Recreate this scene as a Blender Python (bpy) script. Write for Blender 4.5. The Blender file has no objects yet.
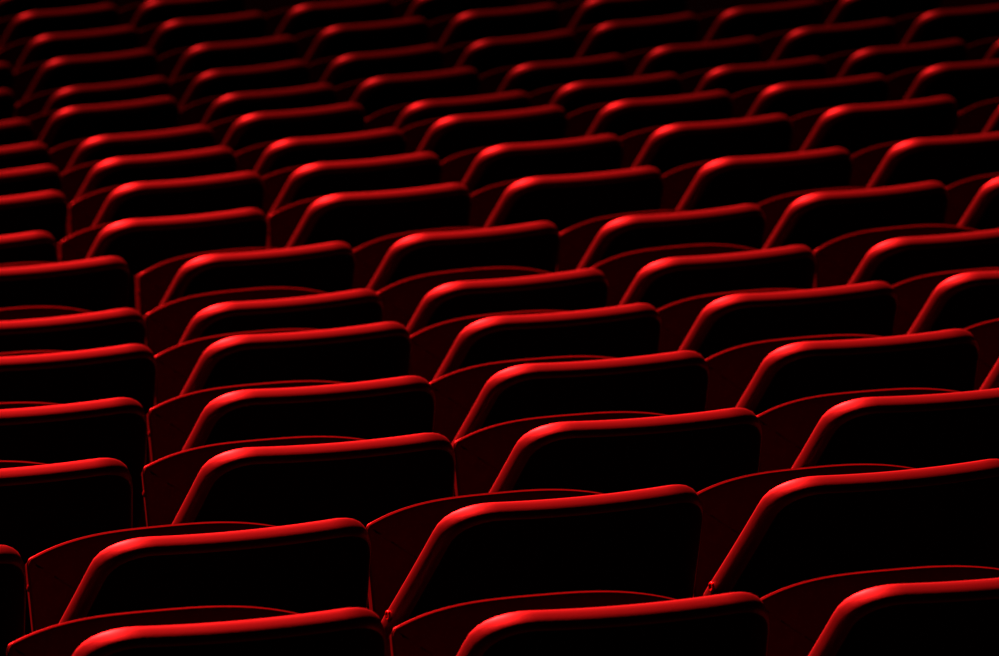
# Rows of dark theatre seats with red rims, seen from behind across the auditorium.
import bpy, math
from mathutils import Vector, Matrix
C = bpy.context.scene.collection
pi = math.pi

# ------------------------------------------------------------------ materials
def mat(name, col, rough=.6, metal=0., spec=.3, noise=None, bump=None, sheen=0.):
    m = bpy.data.materials.new(name); m.use_nodes = True
    nt = m.node_tree; b = nt.nodes['Principled BSDF']
    b.inputs['Base Color'].default_value = (*col, 1)
    b.inputs['Roughness'].default_value = rough
    b.inputs['Metallic'].default_value = metal
    b.inputs['Specular IOR Level'].default_value = spec
    tc = nt.nodes.new('ShaderNodeTexCoord')
    if noise:
        scale, lo, hi = noise
        n = nt.nodes.new('ShaderNodeTexNoise'); n.inputs['Scale'].default_value = scale
        n.inputs['Detail'].default_value = 5
        nt.links.new(tc.outputs['Object'], n.inputs['Vector'])
        r = nt.nodes.new('ShaderNodeValToRGB')
        r.color_ramp.elements[0].position = .3; r.color_ramp.elements[1].position = .72
        r.color_ramp.elements[0].color = (*[c * lo for c in col], 1)
        r.color_ramp.elements[1].color = (*[c * hi for c in col], 1)
        nt.links.new(n.outputs['Fac'], r.inputs['Fac'])
        nt.links.new(r.outputs['Color'], b.inputs['Base Color'])
    if bump:
        scale, st, dist = bump
        n = nt.nodes.new('ShaderNodeTexNoise'); n.inputs['Scale'].default_value = scale
        n.inputs['Detail'].default_value = 3
        nt.links.new(tc.outputs['Object'], n.inputs['Vector'])
        bp = nt.nodes.new('ShaderNodeBump'); bp.inputs['Strength'].default_value = st
        bp.inputs['Distance'].default_value = dist
        nt.links.new(n.outputs['Fac'], bp.inputs['Height'])
        nt.links.new(bp.outputs['Normal'], b.inputs['Normal'])
    return m
RED = mat('red_leatherette', (.010, .001, .001), .5, 0, 1.0, (55, .86, 1.08), (420, .25, .0005))
VELVET = mat('matt_red_trim', (.012, .0008, .0008), .45, 0, .16, (55, .86, 1.08), (420, .25, .0005))
CLOTH = mat('low_bounce_red_cloth', (.032, .0018, .0018), .95, 0, .05, (55, .85, 1.1), (500, .4, .0006))  # upholstery colour darkened to hold down red bounce on the shaded seat faces
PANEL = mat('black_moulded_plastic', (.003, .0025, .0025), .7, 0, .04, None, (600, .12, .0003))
STEEL = mat('black_painted_steel', (.012, .010, .010), .5, .2, .3, (30, .8, 1.2))
BOLT = mat('red_lacquered_steel', (.35, .02, .02), .3, .6, .5, (90, .85, 1.1))
CARPET = mat('dark_carpet', (.007, .004, .004), .95, 0, .03, (160, .6, 1.4), (300, .5, .002))

# ------------------------------------------------------------------ mesh helpers
def mesh(name, verts, faces, m, smooth=True):
    me = bpy.data.meshes.new(name)
    me.from_pydata([tuple(v) for v in verts], [], faces)
    me.materials.append(m)
    for p in me.polygons: p.use_smooth = smooth
    me.update()
    import bmesh
    bm = bmesh.new(); bm.from_mesh(me)
    bmesh.ops.recalc_face_normals(bm, faces=bm.faces)
    bm.to_mesh(me); bm.free()
    return me

def smooth_closed(pts, n):
    """closed Catmull-Rom through pts resampled to n evenly spaced points"""
    P = [Vector(p) for p in pts]; out = []; N = len(P)
    for i in range(N):
        a, b, c, d = P[i - 1], P[i], P[(i + 1) % N], P[(i + 2) % N]
        for j in range(12):
            t = j / 12
            out.append(.5 * ((2 * b) + (c - a) * t + (2 * a - 5 * b + 4 * c - d) * t * t + (3 * b - a - 3 * c + d) * t ** 3))
    L = [0]
    for i in range(len(out)): L.append(L[-1] + (out[(i + 1) % len(out)] - out[i]).length)
    res = []; k = 0
    for i in range(n):
        s = L[-1] * i / n
        while L[k + 1] < s: k += 1
        t = (s - L[k]) / max(1e-9, L[k + 1] - L[k])
        res.append(out[k].lerp(out[(k + 1) % len(out)], t))
    return res

def round_poly(corners, seg=10):
    """corners: (x, z, radius) counter-clockwise -> outline with rounded corners"""
    out = []; N = len(corners)
    for i in range(N):
        p = Vector(corners[i][:2]); r = corners[i][2]
        a = (Vector(corners[i - 1][:2]) - p).normalized(); b = (Vector(corners[(i + 1) % N][:2]) - p).normalized()
        ang = a.angle(b); d = r / math.tan(ang / 2)
        q0 = p + a * d; q1 = p + b * d
        c = p + (a + b).normalized() * (r / math.sin(ang / 2))
        v0 = q0 - c; v1 = q1 - c; tot = v0.angle(v1); sg = 1 if v0.cross(v1) > 0 else -1
        for j in range(seg + 1):
            t = sg * tot * j / seg
            out.append(c + Vector((v0.x * math.cos(t) - v0.y * math.sin(t), v0.x * math.sin(t) + v0.y * math.cos(t))))
    return out

def resample(out, n):
    L = [0]
    for i in range(len(out)): L.append(L[-1] + (out[(i + 1) % len(out)] - out[i]).length)
    res = []; k = 0
    for i in range(n):
        s = L[-1] * i / n
        while L[k + 1] < s: k += 1
        t = (s - L[k]) / max(1e-9, L[k + 1] - L[k])
        res.append(out[k].lerp(out[(k + 1) % len(out)], t))
    return res

def normals(out):
    N = len(out); r = []
    for i in range(N):
        t = (out[(i + 1) % N] - out[i - 1]).normalized(); r.append(Vector((-t.y, t.x)))   # inward for ccw
    return r

def pad(outline, profile, centre, place):
    """rings of the outline pushed inwards: profile = [(inset, depth)], closed by fans over scaled rings"""
    N = len(outline); nr = normals(outline); cx = Vector(centre); V = []; F = []
    rings = []
    for ins, dep in profile:
        rings.append([(o + n * ins, dep) for o, n in zip(outline, nr)])
    def shrink(ring, s, dep): return [(cx + (p - cx) * s, dep) for p, _ in ring]
    f0, l0 = rings[0], rings[-1]
    d0, d1 = profile[0][1], profile[-1][1]
    rings = [shrink(f0, s, d0) for s in (.12, .4, .7, .88)] + rings + [shrink(l0, s, d1) for s in (.88, .7, .4, .12)]
    for ring in rings:
        for p, dep in ring: V.append(place(p.x, p.y, dep))
    for r in range(len(rings) - 1):
        for i in range(N):
            j = (i + 1) % N
            F.append((r * N + i, r * N + j, (r + 1) * N + j, (r + 1) * N + i))
    V.append(place(cx.x, cx.y, d0)); V.append(place(cx.x, cx.y, d1)); k = len(rings) - 1
    for i in range(N):
        j = (i + 1) % N
        F.append((len(V) - 2, j, i)); F.append((len(V) - 1, k * N + i, k * N + j))
    return V, F

def tube(path, rad, seg=10, cap=True):
    V = []; F = []
    for i, p in enumerate(path):
        p = Vector(p); t = (Vector(path[min(i + 1, len(path) - 1)]) - Vector(path[max(i - 1, 0)])).normalized()
        u = t.orthogonal().normalized(); w = t.cross(u)
        r = rad[i] if isinstance(rad, (list, tuple)) else rad
        for s in range(seg):
            a = 2 * pi * s / seg; V.append(p + (u * math.cos(a) + w * math.sin(a)) * r)
    for i in range(len(path) - 1):
        for s in range(seg):
            t = (s + 1) % seg; F.append((i * seg + s, i * seg + t, (i + 1) * seg + t, (i + 1) * seg + s))
    if cap:
        F.append(tuple(range(seg))[::-1]); F.append(tuple((len(path) - 1) * seg + s for s in range(seg)))
    return V, F

def box(x0, x1, y0, y1, z0, z1):
    V = [(x, y, z) for z in (z0, z1) for y in (y0, y1) for x in (x0, x1)]
    return V, [(0, 2, 3, 1), (4, 5, 7, 6), (0, 1, 5, 4), (2, 6, 7, 3), (0, 4, 6, 2), (1, 3, 7, 5)]

def obj(name, me, parent=None, loc=None):
    o = bpy.data.objects.new(name, me); C.objects.link(o)
    if parent: o.parent = parent
    if loc: o.location = loc
    return o
# ------------------------------------------------------------------ one tip-up seat, seen from behind
# local frame: x along the row, +y towards the stage, z up, origin on the floor under the backrest's top edge
TOP = .86                    # height of the backrest's top edge
RHO = math.radians(22)       # recline of the backrest
LEN = .47                    # backrest length along its own slope
BEND = .3                   # wrap of the backrest round the sitter
def place_back(x, s, dep):   # s measured up from the bottom of the back, dep + = front
    y = dep + BEND * x * x + 3.5 * max(0, abs(x) - .15) ** 2
    t = s - LEN
    return Vector((x, y * math.cos(RHO) - t * math.sin(RHO), TOP - .008 + t * math.cos(RHO) + y * math.sin(RHO)))
W0, W1 = .211, .263
outl = round_poly([(-.225, 0, .05), (.225, 0, .05), (W1, LEN - .26, .06), (W0, LEN, .076), (-W0, LEN, .076), (-W1, LEN - .26, .06)], 14)
outl = resample(outl, 110)
TH = .040; h = TH / 2
prof = [(.045, h * 1.2), (.012, h * 1.06), (.005, h * .97), (.0015, h * .85), (0, h * .62), (0, h * .3), (.0003, 0), (.0014, -h * .38), (.0036, -h * .7), (.007, -h * .92), (.011, -h), (.017, -h * .98)]
V, F = pad(outl, prof, (0, LEN * .52), place_back)
BACK = mesh('backrest', V, F, RED)
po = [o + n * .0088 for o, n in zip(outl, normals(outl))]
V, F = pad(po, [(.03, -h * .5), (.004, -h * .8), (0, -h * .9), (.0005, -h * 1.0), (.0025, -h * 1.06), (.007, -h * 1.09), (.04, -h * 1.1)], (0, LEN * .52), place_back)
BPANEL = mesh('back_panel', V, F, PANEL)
po = [o + n * .007 for o, n in zip(outl, normals(outl))]
V, F = pad(po, [(.02, h * .6), (.004, h * .85), (.001, h * .98), (.003, h * 1.12), (.012, h * 1.25), (.05, h * 1.4)], (0, LEN * .52), place_back)
BPAD = mesh('back_bounce_pad', V, F, CLOTH)  # unseen front facing, added dark to keep bounced light off the tipped seat
# hinge bolts on the flared edges of the back
def bolt_mesh(name, sx):
    p = place_back(W1 - .005, LEN - .232, .004); x = p.x
    V = []; F = []
    prof = [(0, .0), (.0085, .0), (.0085, .002), (.0065, .0032), (.0045, .0032), (.0035, .001), (0, .001)]
    seg = 16
    for r, d in prof:
        for s in range(seg):
            a = 2 * pi * s / seg
            V.append((sx * (x + d), p.y + r * math.cos(a), p.z + r * math.sin(a)))
    for i in range(len(prof) - 1):
        for s in range(seg):
            t = (s + 1) % seg; F.append((i * seg + s, i * seg + t, (i + 1) * seg + t, (i + 1) * seg + s))
    return mesh(name, V, F, BOLT)
BOLTS = [bolt_mesh('hinge_bolt', s) for s in (-1, 1)]
# tipped-up seat cushion
HINGE_Y, HINGE_Z, LEANS = .25, .40, math.radians(15)
SL = .406
def place_seat(x, s, dep):   # dep + = underside, away from the backrest
    y = dep - .5 * x * x * (s / SL)
    return Vector((x, HINGE_Y + s * math.sin(LEANS) + y * math.cos(LEANS), HINGE_Z + s * math.cos(LEANS) - y * math.sin(LEANS)))
SW = .229
so = round_poly([(-.215, 0, .03), (.215, 0, .03), (SW, SL - .05, .004)] +
                [(x, SL - .010 - .032 * (abs(x) / SW) ** 3, .003) for x in [SW * (1 - j / 13) for j in range(27)]] + [(-SW, SL - .05, .004)], 4)
so = resample(so, 160)
V, F = pad(so, [(.017, -.0275), (.004, -.0255), (.0008, -.024), (.0, -.022), (.0012, -.019), (.006, -.008), (.012, .012), (.018, .028)], (0, SL * .52), place_seat)
SEAT = mesh('seat', V, F, VELVET)
po = [o + n * .0012 for o, n in zip(so, normals(so))]
V, F = pad(po, [(.016, -.031), (.006, -.0298), (.0015, -.028), (0, -.026), (.004, -.023), (.014, -.02)], (0, SL * .52), place_seat)
SPAD = mesh('seat_cushion', V, F, CLOTH)
def seat_bolt(sx):
    p = place_seat(.221, SL - .085, -.01)
    V, F = tube([(sx * (p.x - .004), p.y, p.z), (sx * (p.x + .002), p.y, p.z), (sx * (p.x + .004), p.y, p.z)], [.006, .006, .0035], 14)
    return mesh('seat_bolt', V, F, CLOTH)
SBOLTS = [seat_bolt(s) for s in (-1, 1)]
# steelwork: hinge bar, two back brackets, pedestal, foot plate
V, F = tube([(-.21, HINGE_Y, HINGE_Z - .02), (.21, HINGE_Y, HINGE_Z - .02)], .017, 12)
BAR = mesh('hinge_bar', V, F, STEEL)
def bracket(sx):
    a = place_back(.17, .09, h * .6)
    pts = [(sx * .17, HINGE_Y, HINGE_Z - .02), (sx * .17, HINGE_Y - .03, HINGE_Z - .03), (sx * .17, a.y + .02, a.z - .06), (sx * .17, a.y, a.z)]
    V, F = tube(pts, .012, 8)
    return mesh('back_bracket', V, F, STEEL)
BRK = [bracket(s) for s in (-1, 1)]
V, F = tube([(0, HINGE_Y - .01, .008), (0, HINGE_Y - .01, .03), (0, HINGE_Y - .005, .2), (0, HINGE_Y, HINGE_Z - .02)], [.034, .028, .024, .024], 14)
POST = mesh('pedestal', V, F, STEEL)
V, F = box(-.07, .07, HINGE_Y - .10, HINGE_Y + .08, 0, .01)
FOOT = mesh('foot_plate', V, F, STEEL, False)
PARTS = [('backrest', BACK), ('seat', SEAT), ('hinge_bar', BAR), ('back_bracket', BRK[0]), ('back_bracket', BRK[1]), ('pedestal', POST), ('foot_plate', FOOT)]
SUBS = {'backrest': [('back_panel', BPANEL), ('back_bounce_pad', BPAD), ('hinge_bolt', BOLTS[0]), ('hinge_bolt', BOLTS[1])], 'seat': [('seat_cushion', SPAD), ('seat_bolt', SBOLTS[0]), ('seat_bolt', SBOLTS[1])]}

def make_seat():
    r = bpy.data.objects.new('theatre_seat', None); C.objects.link(r); r.empty_display_size = .1
    for n, me in PARTS:
        p = obj(n, me, r)
        for n2, me2 in SUBS.get(n, []):
            q = obj(n2, me2, p)
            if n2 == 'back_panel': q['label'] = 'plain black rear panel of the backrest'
            if n2 in ('hinge_bolt', 'seat_bolt'): q['label'] = 'small round bolt'
    return r
def copy_seat(root):
    r = root.copy(); C.objects.link(r)
    for ch in root.children:
        c = ch.copy(); C.objects.link(c); c.parent = r
        for g in ch.children:
            d = g.copy(); C.objects.link(d); d.parent = c
    return r

CAM = (0.4562550248658046, 0.22689280275926285, 0.026073856661360018, 6721.168756220888)
ROWS = [
    (-2.4167, [(1, 3.4926, 7.9426, -0.0831), (2, 4.0219, 7.8295, -0.0842), (3, 4.5613, 7.7749, -0.0853)]),
    (-2.5278, [(0, 3.3166, 8.7937, -0.0128), (1, 3.8566, 8.7584, -0.0139), (2, 4.4187, 8.7648, -0.015), (3, 4.9592, 8.7384, -0.0161)]),
    (-2.6462, [(0, 3.8443, 9.6551, -0.0294), (1, 4.4082, 9.6284, -0.0305), (2, 4.9689, 9.6094, -0.0316), (3, 5.5311, 9.589, -0.0327)]),
    (-2.7875, [(0, 4.2553, 10.5554, -0.0042), (1, 4.8053, 10.5323, -0.0053), (2, 5.3641, 10.5413, -0.0064), (3, 5.924, 10.5281, -0.0075), (4, 6.4649, 10.5476, -0.0086)]),
    (-2.9439, [(0, 4.6961, 11.5338, 0.0344), (1, 5.2405, 11.5412, 0.0333), (2, 5.7814, 11.5232, 0.0322), (3, 6.3273, 11.5404, 0.0311), (4, 6.8747, 11.5615, 0.03)]),
    (-3.0984, [(0, 5.0635, 12.4353, 0.0758), (1, 5.6046, 12.4369, 0.0747), (2, 6.1454, 12.4569, 0.0736), (3, 6.6833, 12.5162, 0.0725), (4, 7.2552, 12.531, 0.0714)]),
    (-3.2276, [(0, 5.4534, 13.4391, 0.0977), (1, 5.9937, 13.4114, 0.0966), (2, 6.5329, 13.4568, 0.0955), (3, 7.0739, 13.4715, 0.0944), (4, 7.6165, 13.5613, 0.0933), (5, 8.1566, 13.5953, 0.0922)]),
    (-3.3408, [(0, 5.5947, 14.2229, 0.0773), (1, 6.1685, 14.2964, 0.0762), (2, 6.7583, 14.4021, 0.0751), (3, 7.2988, 14.4279, 0.074), (4, 7.8639, 14.4847, 0.0729), (5, 8.4349, 14.5414, 0.0718)]),
    (-3.4689, [(0, 6.0269, 15.1915, 0.1148), (1, 6.5889, 15.2494, 0.1137), (2, 7.1246, 15.3264, 0.1126), (3, 7.6814, 15.3859, 0.1115), (4, 8.2413, 15.4854, 0.1104), (5, 8.797, 15.5643, 0.1093), (6, 9.3378, 15.5422, 0.1082)]),
    (-3.6093, [(0, 6.3925, 16.1162, 0.1415), (1, 6.9291, 16.1862, 0.1404), (2, 7.4717, 16.2695, 0.1393), (3, 8.0389, 16.4186, 0.1382), (4, 8.587, 16.4666, 0.1371), (5, 9.1356, 16.5438, 0.136), (6, 9.7199, 16.6601, 0.1349)]),
    (-3.7559, [(0, 6.7495, 17.0656, 0.1546), (1, 7.2852, 17.1419, 0.1535), (2, 7.8308, 17.3031, 0.1524), (3, 8.3718, 17.3135, 0.1513), (4, 8.9304, 17.4311, 0.1502), (5, 9.4683, 17.5173, 0.1491), (6, 10.0319, 17.6414, 0.148), (7, 10.5706, 17.6937, 0.1469)]),
    (-3.8955, [(0, 7.0947, 18.0368, 0.1782), (1, 7.6386, 18.2143, 0.1771), (2, 8.1783, 18.2511, 0.176), (3, 8.7101, 18.3519, 0.1749), (4, 9.2483, 18.4066, 0.1738), (5, 9.7964, 18.5356, 0.1727), (6, 10.3714, 18.6813, 0.1716), (7, 10.9336, 18.82, 0.1705)]),
    (-4.0231, [(0, 7.4642, 19.082, 0.2188), (1, 8.0043, 19.1147, 0.2177), (2, 8.5346, 19.2227, 0.2166), (3, 9.0634, 19.3371, 0.2155), (4, 9.5956, 19.4344, 0.2144), (5, 10.1307, 19.589, 0.2133), (6, 10.6618, 19.6932, 0.2122), (7, 11.2075, 19.8366, 0.2111)]),
    (-4.1275, [(0, 7.8227, 20.0097, 0.1793), (1, 8.3602, 20.0723, 0.1782), (2, 8.9027, 20.1483, 0.1771), (3, 9.4698, 20.3209, 0.176), (4, 10.0183, 20.4207, 0.1749), (5, 10.5733, 20.5397, 0.1738)]),
    (-4.2307, [(1, 8.6842, 20.9869, 0.1895), (2, 9.2141, 21.1027, 0.1884), (3, 9.7674, 21.2404, 0.1873), (4, 10.3016, 21.3277, 0.1862)]),
    (-4.3322, [(1, 8.9965, 21.9158, 0.1922), (2, 9.5291, 22.0116, 0.1911)]),
    (-4.4337, [(1, 9.3029, 22.8378, 0.1949)]),
]
FOCUS, FSTOP = 10.3, 11.5
WORLD = .002
SPOTS = [('stage_spotlight', (-2, 62, 40), (3.4, 4.4, .3), 2.8e6, 21, 1, .6, (1, .012, .012)),
         ('far_row_fill', (-1, 62, 40), (4.6, 11, .2), .55e6, 34, 1, .6, (1, .018, .018))]  # wide fill lamp, added to lift the far rows and soften the falloff
# ------------------------------------------------------------------ the rows
# (height of the row's top edges below the lens, [(order along the row, x, y, facing)])
CAM_Z = TOP - ROWS[0][0]
NTH = ['leftmost', 'second', 'third', 'fourth', 'fifth', 'sixth', 'seventh', 'eighth']
ORD = ['nearest row', 'second row from bottom', 'third row from bottom', 'fourth row from bottom', 'fifth row from bottom',
       'sixth row from bottom', 'seventh row from bottom', 'eighth row from bottom', 'ninth row from bottom', 'eighth row from top',
       'seventh row from top', 'sixth row from top', 'fifth row from top', 'fourth row from top', 'third row from top',
       'second row from top', 'farthest row at the very top']
SHIFT = .038
RAISE = {1: -.002, 5: .022, 6: .01}
TURN = {0: 2, 1: 1}                 # the nearest rows face a touch further left
TIP = {0: 3, 1: 0, 2: 1, 3: 0, 4: -4, 5: -6, 6: -10}
proto = make_seat(); first = True
for k, (zt, seats) in enumerate(ROWS):
    for n, (i, x, y, yaw) in enumerate(seats):
        o = proto if first else copy_seat(proto); first = False
        o.location = (x + SHIFT * math.cos(yaw), y + SHIFT * math.sin(yaw), CAM_Z + zt - TOP)
        o.rotation_euler = (0, 0, yaw + math.radians(TURN.get(k, 0)))
        if k < 4: look = 'black theatre seat with bright red edge'
        elif k < 9: look = 'red-edged black theatre seat'
        elif k < 13: look = 'blurred theatre seat'
        else: look = 'dark blurred theatre seat'
        if len(seats) == 1: where = 'alone in view in the ' + ORD[k]
        elif n == len(seats) - 1: where = 'rightmost in the ' + ORD[k]
        elif n == 0: where = 'leftmost in the ' + ORD[k]
        else: where = NTH[n] + ' from left in the ' + ORD[k]
        for ch in o.children:      # each row's seats come to rest at their own angle
            if ch.name.startswith('seat'):
                a = -math.radians(TIP.get(k, -8)); ch.rotation_euler.x = a
                hy, hz = HINGE_Y, HINGE_Z
                ch.location = (0, hy - (hy * math.cos(a) - hz * math.sin(a)), hz - (hy * math.sin(a) + hz * math.cos(a)) + RAISE.get(k, 0))
        o['label'] = look + ', ' + where
        o['category'] = 'seat'
        o['group'] = 'theatre seats in curved rows'

# ------------------------------------------------------------------ stepped floor under the rows
def row_line(k, t):                                  # point on row k at seat parameter t (extrapolated)
    zt, s = ROWS[k]
    if len(s) == 1 or k >= len(ROWS) - 1:
        (xa, ya), (xb, yb) = row_line(k - 2, t), row_line(k - 1, t)
        return 2 * xb - xa, 2 * yb - ya
    i0, x0, y0, _ = s[0]; i1, x1, y1, _ = s[-1]
    u = (t - i0) / (i1 - i0)
    return x0 + (x1 - x0) * u, y0 + (y1 - y0) * u
ts = [-4 + .5 * j for j in range(33)]
edges = []
for k in range(len(ROWS) + 1):
    L = []
    for t in ts:
        if k == 0: a, b = row_line(0, t), row_line(1, t); p = (a[0] - (b[0] - a[0]) * .42, a[1] - (b[1] - a[1]) * .42)
        elif k == len(ROWS): a, b = row_line(k - 2, t), row_line(k - 1, t); p = (b[0] + (b[0] - a[0]) * 3, b[1] + (b[1] - a[1]) * 3)
        else: a, b = row_line(k - 1, t), row_line(k, t); p = (a[0] * .42 + b[0] * .58, a[1] * .42 + b[1] * .58)
        L.append(p)
    edges.append(L)
V = []; F = []; n = len(ts)
for k in range(len(ROWS)):
    z = CAM_Z + ROWS[k][0] - TOP
    for e in (edges[k], edges[k + 1]):
        V += [(p[0], p[1], z) for p in e]
for r in range(2 * len(ROWS) - 1):
    for i in range(n - 1): F.append((r * n + i, r * n + i + 1, (r + 1) * n + i + 1, (r + 1) * n + i))
# flat aisle behind the nearest row and the raised platform the picture is taken from
z = CAM_Z + ROWS[0][0] - TOP; b0 = len(V)
for dx, dy, zz in ((0, 0, z), (-1.7, -3.8, z), (-1.7, -3.8, CAM_Z - 1.6), (-4.2, -12, CAM_Z - 1.6)):
    V += [(p[0] + dx, p[1] + dy, zz) for p in edges[0]]
for r in range(3):
    for i in range(n - 1): F.append((b0 + r * n + i, b0 + (r + 1) * n + i, b0 + (r + 1) * n + i + 1, b0 + r * n + i + 1))
me = bpy.data.meshes.new('floor'); me.from_pydata(V, [], F); me.materials.append(CARPET); me.update()
fl = obj('floor', me); fl['kind'] = 'structure'

# ------------------------------------------------------------------ light, world, camera
w = bpy.data.worlds.new('World'); bpy.context.scene.world = w; w.use_nodes = True
w.node_tree.nodes['Background'].inputs['Color'].default_value = (1, .05, .05, 1)
w.node_tree.nodes['Background'].inputs['Strength'].default_value = WORLD
def spot(name, loc, aim, power, cone, blend, rad, col):
    l = bpy.data.lights.new(name, 'SPOT'); l.energy = power; l.spot_size = math.radians(cone); l.spot_blend = blend
    l.shadow_soft_size = rad; l.color = col
    o = bpy.data.objects.new(name, l); C.objects.link(o); o.location = loc
    o.rotation_euler = (Vector(aim) - Vector(loc)).to_track_quat('-Z', 'Y').to_euler()
    return o
for s in SPOTS: spot(*s)

th, ph, roll, fpx = CAM
fw = Vector((math.sin(th) * math.cos(ph), math.cos(th) * math.cos(ph), -math.sin(ph)))
rt = Vector((math.cos(th), -math.sin(th), 0)); up = rt.cross(fw)
rt2 = rt * math.cos(roll) + up * math.sin(roll); up2 = up * math.cos(roll) - rt * math.sin(roll)
cd = bpy.data.cameras.new('camera'); cam = bpy.data.objects.new('camera', cd); C.objects.link(cam)
M = Matrix((rt2, up2, -fw)).transposed().to_4x4(); M.translation = (0, 0, CAM_Z); cam.matrix_world = M
cd.sensor_fit = 'HORIZONTAL'; cd.sensor_width = 36; cd.lens = 36 * fpx / 999
cd.clip_start = .1; cd.clip_end = 200
cd.dof.use_dof = True; cd.dof.focus_distance = FOCUS; cd.dof.aperture_fstop = FSTOP
sc = bpy.context.scene; sc.camera = cam
vs = sc.view_settings; vs.view_transform = 'Standard'; vs.look = 'None'; vs.gamma = 1; vs.exposure = 0; vs.use_curve_mapping = False
